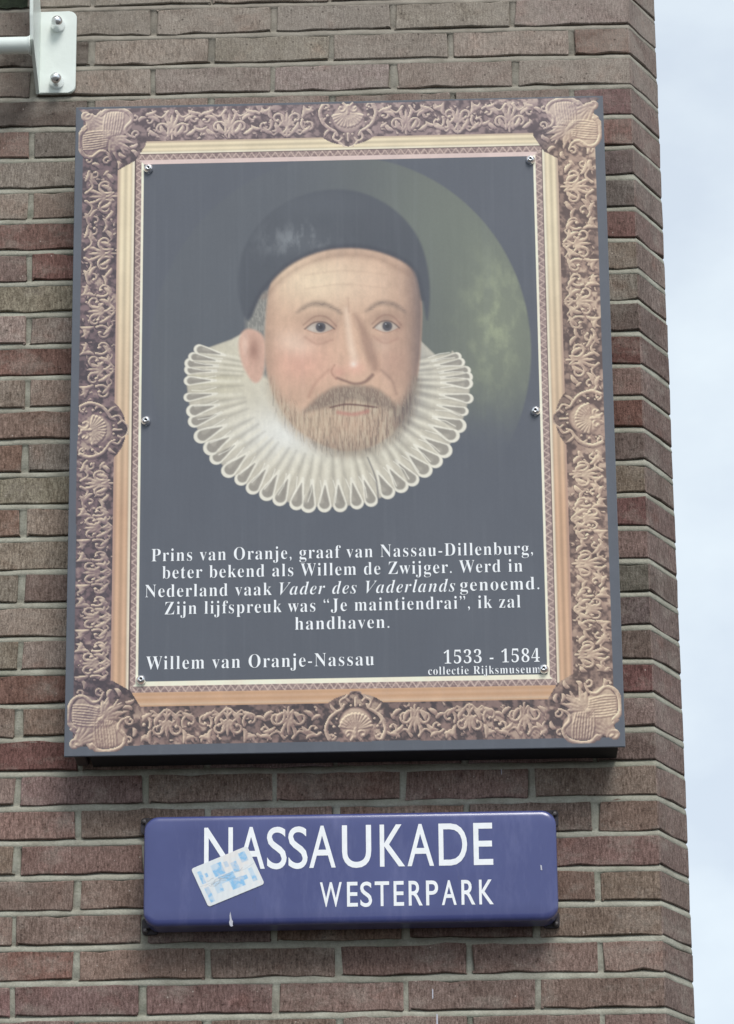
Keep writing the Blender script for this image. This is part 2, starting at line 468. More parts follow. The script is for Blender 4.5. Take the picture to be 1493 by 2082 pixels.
# =====PAINTER-BEGIN
PX0, PX1, PZ0, PZ1, PY = -1.0347, -.0580, -.1861, -1.4313, -.086     # the board
def L3(c): return np.array(lin(*c))
class Paint:
    """paints a print in millimetres measured from its top left corner"""
    def __init__(s, wmm, hmm, nx, ny, base):
        s.nx, s.ny = nx, ny
        s.x = np.linspace(0, wmm, nx); s.y = np.linspace(0, hmm, ny)
        s.X, s.Y = np.meshgrid(s.x, s.y)
        s.C = np.empty((ny, nx, 3)); s.C[:] = L3(base)
        s.rng = np.random.default_rng(9)
    def fbm(s, sx, sy, octs=4):
        o = 0; a = 1; t = 0
        mx = s.x[1]
        for i in range(octs):
            o = o + a * vnoise(s.rng, s.ny, s.nx, max(1, sy / mx), max(1, sx / mx)); t += a; a *= .55; sx /= 2; sy /= 2
        return o / t
    def put(s, mask, col):
        m = np.clip(mask, 0, 1)[..., None]
        c = L3(col) if isinstance(col, tuple) else col
        s.C = s.C * (1 - m) + c * m
    def ell(s, cx, cy, rx, ry, rot=0, soft=.2):
        c, n = math.cos(rot), math.sin(rot)
        u = ((s.X - cx) * c + (s.Y - cy) * n) / rx; v = (-(s.X - cx) * n + (s.Y - cy) * c) / ry
        d = np.sqrt(u * u + v * v)
        return sm((1 + soft - d) / (2 * soft))
    def glow(s, cx, cy, rx, ry, rot=0):
        c, n = math.cos(rot), math.sin(rot)
        u = ((s.X - cx) * c + (s.Y - cy) * n) / rx; v = (-(s.X - cx) * n + (s.Y - cy) * c) / ry
        return np.exp(-(u * u + v * v))
    def sub(s, x0, x1, y0, y1):
        i0, i1 = np.searchsorted(s.x, (x0, x1)); j0, j1 = np.searchsorted(s.y, (y0, y1))
        return slice(max(0, j0), j1), slice(max(0, i0), i1)
    def segd(s, pts, rad, pad=3):
        """signed distance to a tapering stroke: (slices, distance, local radius)"""
        pts = np.asarray(pts, float); rad = np.broadcast_to(np.asarray(rad, float), (len(pts),))
        mr = rad.max() + pad
        sl = s.sub(pts[:, 0].min() - mr, pts[:, 0].max() + mr, pts[:, 1].min() - mr, pts[:, 1].max() + mr)
        X, Y = s.X[sl], s.Y[sl]
        best = np.full(X.shape, 1e9); br = np.full(X.shape, 1.)
        for (a, b, ra, rb_) in zip(pts[:-1], pts[1:], rad[:-1], rad[1:]):
            d = b - a; L = d @ d + 1e-9
            t = np.clip(((X - a[0]) * d[0] + (Y - a[1]) * d[1]) / L, 0, 1)
            q = np.hypot(X - a[0] - t * d[0], Y - a[1] - t * d[1]); r = ra + (rb_ - ra) * t
            k = (q - r) < (best - br)
            best = np.where(k, q, best); br = np.where(k, r, br)
        return sl, best, br
    def stroke(s, pts, rad, col, alpha=1, soft=1.5):
        sl, q, r = s.segd(pts, rad, soft + 1)
        m = (sm((r + soft - q) / (2 * soft)) * alpha)[..., None]
        s.C[sl] = s.C[sl] * (1 - m) + L3(col) * m
    def poly(s, pts, soft=2):
        """mask of a closed outline with a soft edge"""
        pts = np.asarray(pts, float); X, Y = s.X, s.Y
        ins = np.zeros(X.shape, bool); best = np.full(X.shape, 1e9)
        sl = s.sub(pts[:, 0].min() - soft * 3, pts[:, 0].max() + soft * 3, pts[:, 1].min() - soft * 3, pts[:, 1].max() + soft * 3)
        X, Y = X[sl], Y[sl]; ins = np.zeros(X.shape, bool); best = np.full(X.shape, 1e9)
        for a, b in zip(pts, np.roll(pts, -1, 0)):
            if a[1] != b[1]:
                cnd = ((a[1] > Y) != (b[1] > Y)) & (X < (b[0] - a[0]) * (Y - a[1]) / (b[1] - a[1]) + a[0])
                ins ^= cnd
            d = b - a; L = d @ d + 1e-9
            t = np.clip(((X - a[0]) * d[0] + (Y - a[1]) * d[1]) / L, 0, 1)
            best = np.minimum(best, np.hypot(X - a[0] - t * d[0], Y - a[1] - t * d[1]))
        sd = np.where(ins, best, -best)
        M = np.zeros(s.X.shape); M[sl] = sm((sd + soft) / (2 * soft))
        return M
def sm(t):
    t = np.clip(t, 0, 1); return t * t * (3 - 2 * t)
def spline(pts, n=8, closed=False):
    P = [np.array(p, float) for p in pts]; o = []
    m = len(P)
    for i in range(m if closed else m - 1):
        g = lambda k: P[k % m] if closed else P[min(max(k, 0), m - 1)]
        a, b, c, d = g(i - 1), g(i), g(i + 1), g(i + 2)
        for t in np.linspace(0, 1, n, endpoint=False):
            o.append(.5 * (2 * b + (c - a) * t + (2 * a - 5 * b + 4 * c - d) * t * t + (3 * b - a - 3 * c + d) * t ** 3))
    if not closed: o.append(P[-1])
    return np.array(o)

def paint_board(nx, ny):
    W, H = (PX1 - PX0) * 1000, (PZ0 - PZ1) * 1000
    P = Paint(W, H, nx, ny, (84, 88, 97))
    X, Y = P.X, P.Y
    def mm(x, y):
        a, b = at(x, y, PY - .001); return ((a - PX0) * 1000, (PZ0 - b) * 1000)
    # ---- bands of the printed frame: distance in from each side
    side = {'L': (X, (13, 79, 110, 112, 123, 127)), 'R': (W - X, (16, 86, 114, 116, 127, 131)),
            'T': (Y, (3, 71, 97, 99, 110, 118)), 'B': (H - Y, (17, 87, 112, 113, 124, 133))}
    # corners are mitred: each point belongs to the side where it lies relatively nearest
    rel = {k: d / b[5] for k, (d, b) in side.items()}
    nearest = np.min(np.stack([rel[k] for k in 'LRTB']), 0)
    HH = np.zeros(X.shape)          # relief of the carving
    ht = np.zeros(X.shape)
    base = {'L': ((66, 55, 62), (126, 103, 105), (236, 214, 184)), 'R': ((86, 66, 62), (166, 138, 122), (244, 222, 188)),
            'T': ((86, 71, 76), (160, 137, 134), (240, 220, 194)), 'B': ((62, 51, 54), (140, 114, 106), (238, 213, 184))}
    dk = np.zeros(X.shape + (3,)); md = dk.copy(); hi = dk.copy(); wgt = np.zeros(X.shape)
    for k in 'LRTB':
        wk = np.clip(1 - (rel[k] - nearest) * 6, 0, 1); wgt += wk
        for A, c in zip((dk, md, hi), base[k]): A += wk[..., None] * L3(c)
    for A in (dk, md, hi): A /= wgt[..., None]
    def carve(pts, rad, amp=1.0, pad=1):
        sl, q, r = P.segd(pts, rad, pad)
        h = np.sqrt(np.clip(1 - (q / r) ** 2, 0, 1)) * r * amp
        HH[sl] = np.maximum(HH[sl], h)
    rn = random.Random(4)
    def spiral(T, cx, cy, r0, r1, a0, a1, w0=2.4, w1=1.7):
        n = 16; pts = []; rad = []
        for i in range(n + 1):
            t = i / n; a = R(a0 + (a1 - a0) * t); r = r0 + (r1 - r0) * t ** .8
            pts.append(T(cx + r * math.cos(a), cy + r * math.sin(a))); rad.append(w0 + (w1 - w0) * t)
        rad[-1] = w0 * 1.35
        carve(pts, rad)
    def leaf(T, x0, y0, ang, L, wd, bend=0):
        n = 7; pts = []; rad = []
        for i in range(n + 1):
            t = i / n; a = R(ang + bend * t)
            pts.append(T(x0 + L * t * math.cos(a), y0 + L * t * math.sin(a)))
            rad.append(max(.6, wd * math.sin(math.pi * min(1, .12 + t * .86)) ** .7))
        carve(pts, rad, .8)
    def unit(T, mir):
        """one repeat of the running scroll, 114 long and 62 wide, y up towards the outer edge"""
        j = lambda a=1.2: rn.uniform(-a, a)
        for sg in (-1, 1):
            Q = lambda x, y, sg=sg: T(sg * x, y)
            if mir:
                spiral(Q, 22 + j(), -10 + j(), 17, 5, 215, 215 - 330, 3.0, 2.2)
                spiral(Q, 47 + j(), 10 + j(), 14, 4, 30, 30 + 300, 2.8, 2.0)
                carve(spline([Q(8, 26), Q(20, 14), Q(34, 20), Q(40, 30)], 5), np.linspace(3, 1.4, 16))
                leaf(Q, 26, 6, 60 + j(6), 26, 4.2, -40); leaf(Q, 44, -6, -60, 24, 3.6, 50); leaf(Q, 6, 4, 40, 24, 3.6, 40)
            else:
                spiral(Q, 18 + j(), 6 + j(), 15, 4.5, 250, 250 - 340, 3.0, 2.1)
                spiral(Q, 44 + j(), -8 + j(), 16, 5, 140, 140 + 320, 2.9, 2.1)
                carve(spline([Q(4, -28), Q(16, -20), Q(26, -26), Q(34, -18)], 5), np.linspace(2.8, 1.4, 16))
                leaf(Q, 30, 8, 50 + j(6), 26, 4.2, 40); leaf(Q, 36, 16, 10, 22, 3.4, 40); leaf(Q, 12, -14, -40, 20, 3.4, 30)
            leaf(Q, 10, -20, 20, 24, 4.6, 40); leaf(Q, 30, -22, 10, 22, 4.4, 30); leaf(Q, 52, 22, 200, 22, 4.4, -40)
            for q in range(10):
                x, y = rn.uniform(3, 57), rn.uniform(-30, 30); a_ = rn.uniform(0, 360)
                carve([Q(x, y), Q(x + 5 * math.cos(a_), y + 5 * math.sin(a_))], [rn.uniform(1.2, 2.4), 1.2])
        for a, L in ((90, 32), (62, 27), (118, 27), (34, 20), (146, 20)): leaf(T, 0, -10, a, L, 3.6, 0)
        carve([T(-8, -24), T(0, -15), T(8, -24)], [2.4, 3.2, 2.4]); carve([T(0, -30), T(0, -12)], [2.2, 3])
    def run(cx0, cy0, cx1, cy1, nx_, ny_, cnt, scale):
        for i in range(cnt):
            t = (i + .5) / cnt; cx, cy = cx0 + (cx1 - cx0) * t, cy0 + (cy1 - cy0) * t
            L = math.hypot(cx1 - cx0, cy1 - cy0) / cnt / 114
            tx, ty = (cx1 - cx0), (cy1 - cy0); n = math.hypot(tx, ty); tx /= n; ty /= n
            T = lambda x, y, cx=cx, cy=cy, L=L, tx=tx, ty=ty: (cx + tx * x * L + nx_ * y * scale * 1.04, cy + ty * x * L + ny_ * y * scale)
            unit(T, rn.random() < .5)
    cA, cB = 125, 60     # corner and centre piece extents
    midx, topy, boty = 505, 38, H - 51
    run(cA, topy + 0, midx - cB, topy, 0, -1, 3, 1.0); run(midx + cB, topy, W - cA, topy, 0, -1, 3, 1.0)
    run(cA, boty, midx - cB, boty, 0, 1, 3, 1.0); run(midx + cB, boty, W - cA, boty, 0, 1, 3, 1.0)
    midy = 640
    run(47, cA, 47, midy - cB, -1, 0, 4, .98); run(47, midy + cB, 47, H - cA, -1, 0, 5, .98)
    run(W - 50, cA, W - 50, midy - cB, 1, 0, 4, .98); run(W - 50, midy + cB, W - 50, H - cA, 1, 0, 5, .98)
    carved_zone = np.zeros(X.shape)
    def swell(cx, cy, rx, ry, rot, h):
        c_, n_ = math.cos(rot), math.sin(rot)
        u = ((X - cx) * c_ + (Y - cy) * n_) / rx; v = (-(X - cx) * n_ + (Y - cy) * c_) / ry
        HH[:] = HH + h * np.sqrt(np.clip(1 - u * u - v * v, 0, 1))
    def cart(cx, cy, ax, ay):
        """centre piece: ribbed shell in a scrolled surround; (ax,ay) points inwards"""
        T = lambda x, y: (cx + (-ay) * x + ax * y, cy + ax * x + ay * y)
        M = P.ell(*T(0, 6), *((62, 46) if ay else (46, 62)), 0, .04); HH[:] = HH * (1 - M)
        tip = P.poly([T(-26, 20), T(26, 20), T(9, 56), T(-9, 56)], 3); HH[:] = HH * (1 - tip)
        carved_zone[:] = np.maximum(carved_zone, np.maximum(M, tip))
        for i in range(13):
            a = 14 + i * 152 / 12
            x, y = math.cos(R(a)), math.sin(R(a))
            carve([T(x * 5, -14 + y * 5), T(x * 27, -14 + y * 27)], [1.0, 3.1], 1.1)
            carve([T(x * 28, -14 + y * 28)] * 2, [3.3] * 2, 1.1)
        carve([T(0, -27), T(0, -12)], [4, 3.2])
        for sg in (-1, 1):
            Q = lambda x, y, sg=sg: T(sg * x, y)
            spiral(Q, 12, -22, 11, 3, 250, -60 + 20, 2.7, 1.8)
            carve(spline([Q(46, -30), Q(52, -14), Q(46, 6), Q(34, 18), Q(24, 24), Q(20, 32)], 6), np.linspace(4, 2.4, 31), 1)
            spiral(Q, 42, -26, 7, 3, 180, 500, 2.4, 2)
            carve(spline([Q(24, 28), Q(27, 38), Q(18, 44), Q(12, 38)], 6), np.linspace(2.6, 2.2, 19))
            carve(spline([Q(18, 44), Q(10, 54), Q(0, 58)], 6), np.linspace(2.4, 3, 13))
            leaf(Q, 30, 18, 20, 24, 3, 30); leaf(Q, 40, -4, 20, 17, 3, 50)
            carve([Q(38, -8)] * 2, [3] * 2); carve([Q(33, 6)] * 2, [2.4] * 2); carve([Q(36, -20)] * 2, [2.2] * 2)
        carve([T(0, 30), T(0, 44)], [3, 2]); carve([T(-8, 30)] * 2, [2.4] * 2); carve([T(8, 30)] * 2, [2.4] * 2)
    _cart = cart
    def cart(cx, cy, ax, ay):
        _cart(cx, cy, ax, ay)
        swell(cx - 2 * ax, cy - 2 * ay, 30, 30, 0, 2.6)
    cart(midx, 36, 0, 1); cart(midx + 4, H - 52, 0, -1); cart(48, midy, 1, 0); cart(W - 52, midy - 4, -1, 0)
    def corner(ox, oy, sx_, sy_, sc=1.0):
        T = lambda x, y: (ox + sx_ * x * sc, oy + sy_ * y * sc)
        M = P.poly([T(2, 2), T(128, 2), T(134, 40), T(131, 80), T(112, 112), T(80, 131), T(40, 134), T(2, 128)], 3)
        HH[:] = HH * (1 - M); carved_zone[:] = np.maximum(carved_zone, M)
        # two fluted lobes either side of a pointed leaf
        for fl in (0, 1):
            Q = (lambda x, y: T(x, y)) if fl else (lambda x, y: T(y, x))
            for i in range(8):
                carve(spline([Q(54 + i * 4.8, 12), Q(50 + i * 5.2, 34), Q(50 + i * 4.4, 62 - i * .9)], 5), np.linspace(1.7, 2.0, 11), 1)
            for i in range(6): carve([Q(52, 18 + i * 8), Q(88 - i, 18 + i * 8)], [.9, .9], .7)
            carve(spline([Q(44, 14), Q(58, 4), Q(80, 4), Q(98, 12), Q(104, 28), Q(92, 44), Q(96, 58), Q(110, 64)], 6), list(np.linspace(4.6, 2.4, 43)), 1)
            spiral(Q, 112, 57, 9, 3, 130, 430, 2.3, 2.2); spiral(Q, 110, 22, 9, 3, 200, -80, 2.2, 2)
            carve(spline([Q(10, 44), Q(20, 36), Q(34, 34)], 5), np.linspace(3.8, 2, 11))
            leaf(Q, 84, 60, 60, 30, 3.2, -30); leaf(Q, 66, 70, 55, 26, 2.8, -20)
        for fl in (0, 1):
            q_ = T(70, 34) if fl else T(34, 70)
            swell(q_[0], q_[1], 36 * sc if fl else 27, 27 if fl else 36 * sc, 0, 3.2)
        q_ = T(70, 70); swell(q_[0], q_[1], 22, 22, 0, 2)
        for a in (15, 30, 45, 60, 75): leaf(T, 60, 60, a, 50 - abs(a - 45) * .4, 5.2, 12 * (1 if a > 45 else -1))
        for x_, y_ in ((118, 30), (30, 118), (104, 92), (92, 104), (114, 78), (78, 114)): leaf(T, x_, y_, rn.uniform(0, 360), 16, 4, 60)
        for a in (18, 31, 45, 59, 72): leaf(T, 14, 14, a, 62 - abs(a - 45) * .5, 4.6, 0)
        spiral(T, 16, 16, 11, 4, 0, 330, 4, 3)
        carve(spline([T(60, 60), T(78, 76), T(90, 96)], 5), np.linspace(5, 1.8, 11)); carve(spline([T(60, 60), T(76, 78), T(96, 90)], 5), np.linspace(5, 1.8, 11))
        carve([T(60, 60)] * 2, [7] * 2, 1)
    corner(3, 1, 1, 1, .97); corner(W - 2, 1, -1, 1, .97); corner(2, H - 4, 1, -1, 1.0); corner(W - 2, H - 4, -1, -1, 1.0)
    # fine stippled ground of the carving
    nse = P.fbm(5, 5, 2); HH2 = HH * (1 + .35 * (P.fbm(4, 4, 2) - .5)) + (HH < .15) * (nse - .5) * 1.8 + (P.fbm(22, 22, 3) - .5) * 3.0
    dx = P.x[1]; gy, gx = np.gradient(HH2, dx)
    lam = np.clip(.50 - .52 * (-gx * -.55 + -gy * -.83), -.2, 1.6)      # printed light from upper left
    lam = np.clip(.5 + .55 * (gx * .5 + gy * .85), 0, 1.25) if True else lam
    raised = sm(HH / 1.6)
    tex = P.fbm(9, 9, 3); big = P.fbm(45, 45, 3)
    sh = np.zeros_like(HH); k_ = max(1, int(round(2.2 / dx)))
    sh[k_:, :] = np.maximum(sh[k_:, :], HH[:-k_, :]); sh[:, :] = np.maximum(sh, np.roll(HH, -k_ // 2, 1))
    occl = sm(sh / 2.0) * (1 - raised)
    tone = np.clip(raised * (.22 + .78 * lam) + (1 - raised) * (.03 + .5 * sm((tex - .35) * 3) * (.6 + .55 * sm((big - .3) * 2.0))) - .25 * occl + (big - .5) * .20, 0, 1)
    orn = np.where(tone[..., None] < .5, dk + (md - dk) * (tone / .5)[..., None], md + (hi - md) * ((tone - .5) / .5)[..., None])
    warm = P.fbm(90, 90, 3)
    # ---- assemble the frame
    infr = nearest < 1
    vig = P.fbm(200, 200, 2)
    colr = P.C.copy()
    gold_t, gold_b = L3((234, 216, 182)), L3((208, 168, 136))
    fy = np.clip((Y - 300) / 500, 0, 1)[..., None]
    goldc = gold_t * (1 - fy) + gold_b * fy
    pink = L3((176, 140, 130)); creamc = L3((238, 229, 206)) ; dark = L3((92, 74, 72))
    first = np.full(X.shape, '', dtype='<U1'); bestr = np.full(X.shape, 1e9)
    for k in 'LRTB':
        m = rel[k] < bestr; bestr = np.where(m, rel[k], bestr); first = np.where(m, k, first)
    for k in 'LRTB':
        d, b = side[k]; own = first == k
        e0 = b[0] + 1.2 * (vig - .5)
        m = own & (d >= e0) & (d < b[1]); colr[m] = orn[m]
        g = (d - b[1]) / (b[2] - b[1])
        gc = goldc.copy()
        rib = .5 + .5 * np.cos(g * 2 * math.pi * 2.5 + 2)
        gc = gc * (1 - .30 * (1 - rib)[..., None]) ; gc = gc + (pink - gc) * (np.clip(1 - g * 5, 0, 1) * .6)[..., None] + (creamc - gc) * (sm((g - .80) * 8) * .7)[..., None]
        if k == 'B': gc = goldc * .92 + (creamc - goldc) * (sm(.16 - np.abs(g - .16)) * 4)[..., None].clip(0, .8) - .05 * (1 - rib)[..., None]
        m = own & (g >= 0) & (g < 1); colr[m] = gc[m]
        m = own & (d >= b[2]) & (d < b[3]); colr[m] = dark
        along = Y if k in 'LR' else X
        lt = np.abs(((along / 14.5) % 1) - .5) * 2
        u = (d - b[3]) / (b[4] - b[3])
        lf = sm((np.abs(lt - u) < .17) * 1.) * .8 + sm((P.fbm(3, 3, 1) - .35) * 3) * .35
        lc = L3((130, 108, 106)) + (L3((196, 172, 160)) - L3((130, 108, 106))) * np.clip(lf, 0, 1)[..., None]
        m = own & (d >= b[3]) & (d < b[4]); colr[m] = lc[m]
        m = own & (d >= b[4]) & (d < b[5]); colr[m] = (creamc if k in 'LRB' else L3((216, 192, 184)))
    ex = (carved_zone > .5) & ((HH > .4) | ((bestr > .12) & (nearest < .92)))
    colr[ex] = orn[ex]
    shade = (carved_zone > .5) & (nearest > .55) & (nearest < 1) & (HH < .3)
    colr[shade] = colr[shade] * .85
    frame_mask = np.clip(infr * 1., 0, 1)
    # ---- the picture inside: a plain period-style head in cap and ruff, painted from soft shapes
    n1 = P.fbm(60, 60, 4)
    cx, cy = mm(692, 712); rx = 345; ry = 385
    ov = P.ell(cx, cy, rx, ry, 0, .008)
    px_, _ = mm(560, 700); px2, _ = mm(1000, 700)
    right = sm((X - px_) / (px2 - px_))
    P.put(ov * (.10 + .75 * right) * sm((cy + 190 - Y) / 150), (106, 111, 100))
    gx_, gy_ = mm(1015, 650)
    P.put(ov * P.glow(gx_, gy_, 60, 130) * (.35 + .6 * sm((P.fbm(16, 26, 5) - .35) * 2)), (150, 156, 128))
    gx_, gy_ = mm(900, 470)
    P.put(ov * P.glow(gx_, gy_, 130, 110) * .3, (118, 126, 112))
    # ruff
    rc = mm(668, 770)
    tl = R(4)
    def ring(a, k=1.0):
        a = R(a); x = 268 * k * math.cos(a); y = (256 if math.sin(a) > 0 else 135) * k * math.sin(a)
        return (rc[0] + x * math.cos(tl) - y * math.sin(tl), rc[1] + x * math.sin(tl) + y * math.cos(tl))
    outer = [ring(a, .952) for a in range(-30, 204, 6)]
    inner = [mm(470, 690), mm(560, 640), mm(800, 640), mm(905, 740)]
    rm_ = P.poly(outer + inner, 3)
    ang = np.degrees(np.arctan2((Y - rc[1]) / 256, (X - rc[0]) / 268)) - 4; rad_ = np.hypot((X - rc[0]) / 268, (Y - rc[1]) / 256)
    ang = np.where(ang < -95, ang + 360, ang)
    P.put(rm_, (205, 197, 178))
    P.put(rm_ * sm((rad_ - .66) / .3) * .65, (168, 160, 148))
    P.put(rm_ * P.glow(*mm(590, 880), 90, 48) * .8, (230, 229, 222))
    P.put(rm_ * P.glow(*mm(430, 760), 60, 50) * .7, (196, 188, 160))
    P.put(rm_ * sm((70 - ang) / 60) * sm((.8 - rad_) / .2) * .75, (150, 146, 142))
    step = 6.3; a = -29.
    while a < 203:
        a0 = a + rn.uniform(-.9, .9); k0 = rn.uniform(.935, .955); big_ = 1 if 15 < a0 < 160 else .7
        wl = 13.0 * big_ * rn.uniform(.9, 1.12)
        bend = rn.uniform(-3, 1.5)
        P.stroke(spline([ring(a0 + bend, .58), ring(a0 + bend * .6, .72), ring(a0, .86)], 4), [1, 1.6, 2.2, 2.8, 3.2, 3.4, 3.2, 3, 2.6], (132, 125, 116), .42, 4.5)
        P.stroke(spline([ring(a0 + step / 2 + bend, .60), ring(a0 + step / 2 + bend * .6, .72), ring(a0 + step / 2, .84)], 4), np.linspace(2, 4.6, 9), (226, 219, 200), .62, 4)
        # lower fold, then the upper fold overlapping it
        P.stroke([ring(a0 + step / 2, .76), ring(a0 + step / 2, .90), ring(a0 + step / 2, k0)], [2.0, wl * .85, wl * 1.02], (226, 220, 204), 1, 1.4)
        P.stroke([ring(a0 + step / 2, .80), ring(a0 + step / 2, .90), ring(a0 + step / 2, k0 - .012)], [.8, wl * .58, wl * .76], (140, 133, 123), .92, 1.8)
        P.stroke([ring(a0 + step / 2 + 1.2, .88), ring(a0 + step / 2 + 1.2, k0 - .03)], [1.2, wl * .35], (178, 170, 156), .6, 3)
        P.stroke([ring(a0, .925), ring(a0, .84), ring(a0, .74)], [.6, wl * .34, wl * .12], (198, 190, 172), .85, 2.4)
        P.stroke([ring(a0 - 1.3, .925), ring(a0 - 2.1, .85), ring(a0 - .8, .76)], .8, (234, 229, 214), .7, 1.2)
        a += step
    P.stroke(spline([mm(748, 930), mm(765, 975), mm(770, 1020)], 6), 1.4, (96, 94, 98), .7, 1.6)
    # head
    def pl(*p): return spline([mm(*q) for q in p], 6, True)
    brush = P.fbm(10, 16, 4); grain = P.fbm(2.6, 20, 3); grain2 = P.fbm(2.2, 9, 3)
    hair = P.poly(pl((520, 600), (500, 680), (530, 760), (600, 760), (620, 600)), 6)
    P.put(hair, (128, 126, 120)); P.put(hair * sm((grain2 - .4) * 4) * .55, (164, 160, 150))
    ear = P.poly(pl((506, 668), (486, 688), (490, 733), (514, 776), (534, 762), (538, 690)), 4)
    P.put(ear, (206, 166, 146)); P.put(ear * P.glow(*mm(516, 712), 10, 24) * .8, (158, 116, 100)); P.put(ear * P.glow(*mm(497, 698), 6, 22) * .6, (224, 192, 172))
    face = P.poly(pl((556, 560), (540, 660), (544, 760), (570, 830), (616, 882), (694, 916), (764, 904), (818, 856), (846, 780), (856, 690), (854, 590), (820, 520), (700, 480), (604, 508)), 4)
    P.put(face, (208, 172, 146))
    def g(x, y, a_, b_, k, c, rot=0): P.put(face * P.glow(*mm(x, y), a_, b_, rot) * k, c)
    g(650, 570, 90, 48, .9, (228, 206, 176)); g(745, 575, 62, 42, .45, (218, 188, 164))
    g(612, 735, 60, 48, .75, (214, 162, 142)); g(802, 735, 34, 42, .5, (186, 142, 126))
    g(600, 696, 34, 22, .65, (230, 202, 180), .3); g(770, 700, 20, 16, .3, (214, 186, 166))
    xr_ = X - mm(760, 700)[0]
    P.put(face * sm(xr_ / 90) * .75, (150, 122, 108)); P.put(face * sm((xr_ - 52) / 36) * .75, (106, 92, 90))
    P.put(face * sm((mm(575, 700)[0] - X) / 34) * .6, (160, 130, 112))
    P.put(face * sm((mm(600, 540)[1] - Y) / 30) * .35, (150, 126, 112))
    g(625, 800, 60, 26, .35, (170, 138, 118))
    # sockets and eyes: heavy lids, small irises
    for ex_, ey_, w_, dkn in ((650, 664, 1.0, .55), (786, 662, .88, .85)):
        g(ex_, ey_ - 16, 40 * w_, 17, .62 * dkn + .2, (146, 116, 100)); g(ex_ + 4, ey_ - 6, 26 * w_, 8, .35, (206, 170, 148))
        g(ex_ - 2, ey_ + 26, 32 * w_, 9, .42, (178, 138, 120)); g(ex_ + 28 * w_, ey_ + 2, 10, 12, .45, (158, 118, 104))
        bw = spline([mm(ex_ - 46 * w_, ey_ - 30), mm(ex_ - 18 * w_, ey_ - 46), mm(ex_ + 16 * w_, ey_ - 44), mm(ex_ + 44 * w_, ey_ - 28)], 6)
        P.stroke(bw, 1.2 + 4.2 * np.sin(np.linspace(.25, 2.9, len(bw))), (120, 102, 92), .55, 5)
        for q in range(26):
            i_ = rn.randrange(2, len(bw) - 2); x, y = bw[i_]; P.stroke([(x, y + rn.uniform(-2, 3)), (x + rn.uniform(3, 7), y + rn.uniform(-4, 2))], .35, (104, 90, 84), .4, .8)
        eye = P.poly(pl((ex_ - 27 * w_, ey_ + 3), (ex_ - 10 * w_, ey_ - 8), (ex_ + 10 * w_, ey_ - 8), (ex_ + 27 * w_, ey_ + 2), (ex_ + 9 * w_, ey_ + 11), (ex_ - 10 * w_, ey_ + 11)), 1.8)
        P.put(eye, (182, 166, 152)); P.put(eye * P.glow(*mm(ex_ - 14, ey_ + 3), 7, 6) * .6, (206, 194, 182))
        P.put(eye * P.ell(*mm(ex_ + 2, ey_ + 0), 9.2, 10, 0, .22), (78, 74, 80)); P.put(eye * P.ell(*mm(ex_ + 2, ey_ + 0), 4, 4.4, 0, .4), (50, 46, 52))
        P.stroke([mm(ex_ - 1, ey_ - 4)] * 2, .9, (214, 214, 214), .8, .9)
        P.stroke(spline([mm(ex_ - 30 * w_, ey_ + 4), mm(ex_ - 11 * w_, ey_ - 9), mm(ex_ + 11 * w_, ey_ - 9), mm(ex_ + 30 * w_, ey_ + 4)], 6), 1.5, (92, 72, 68), .8, 1.8)
        P.stroke(spline([mm(ex_ - 33 * w_, ey_ - 4), mm(ex_ - 10 * w_, ey_ - 21), mm(ex_ + 14 * w_, ey_ - 20), mm(ex_ + 34 * w_, ey_ - 2)], 6), 1.2, (140, 104, 90), .65, 2.6)
        P.stroke(spline([mm(ex_ - 25 * w_, ey_ + 7), mm(ex_, ey_ + 14), mm(ex_ + 25 * w_, ey_ + 6)], 6), .9, (160, 116, 102), .6, 1.8)
        P.stroke(spline([mm(ex_ - 30 * w_, ey_ + 20), mm(ex_ - 4, ey_ + 35), mm(ex_ + 26 * w_, ey_ + 26)], 6), 1.4, (168, 126, 110), .5, 4)
    # nose
    P.stroke(spline([mm(722, 640), mm(734, 660), mm(750, 705), mm(764, 748)], 6), [3, 3, 4, 4, 5, 5, 6, 7, 8, 9, 10, 11, 11, 11, 10, 10, 9, 8, 7][:19], (140, 106, 92), .62, 8)
    P.stroke(spline([mm(704, 628), mm(712, 690), mm(722, 735)], 6), np.linspace(3, 7, 13), (232, 204, 180), .8, 7)
    g(724, 748, 18, 14, .8, (222, 172, 150)); g(719, 740, 6, 6, .8, (242, 220, 204)); g(690, 756, 13, 11, .6, (204, 150, 132))
    P.stroke(spline([mm(686, 768), mm(702, 774), mm(722, 780), mm(742, 776), mm(758, 762)], 5), np.linspace(2.2, 3.4, 21), (112, 80, 72), .75, 3)
    P.stroke(spline([mm(680, 742), mm(674, 756), mm(684, 770)], 5), 1.4, (158, 112, 98), .65, 3)
    P.stroke(spline([mm(668, 752), mm(642, 778), mm(628, 806)], 5), 2, (172, 128, 110), .6, 5); P.stroke(spline([mm(776, 752), mm(798, 774), mm(806, 800)], 5), 2, (128, 98, 88), .55, 5)
    for yy in (552, 580): P.stroke(spline([mm(622, yy + 6), mm(700, yy - 3), mm(786, yy + 5)], 6), 1, (184, 152, 128), .35, 4)
    P.stroke([mm(708, 606), mm(710, 634)], 1.2, (164, 126, 108), .45, 3.5)
    # full short beard and moustache
    beard = P.poly(pl((548, 770), (574, 812), (622, 838), (660, 822), (716, 790), (778, 818), (818, 818), (848, 770), (848, 806), (828, 862), (776, 908), (716, 926), (654, 916), (592, 876), (556, 822)), 15)
    P.put(beard * (.40 + .5 * brush), (158, 140, 122))
    P.put(beard * sm((grain - .46) * 5) * .55, (204, 188, 162)); P.put(beard * sm((.46 - grain) * 5) * .6, (108, 94, 84))
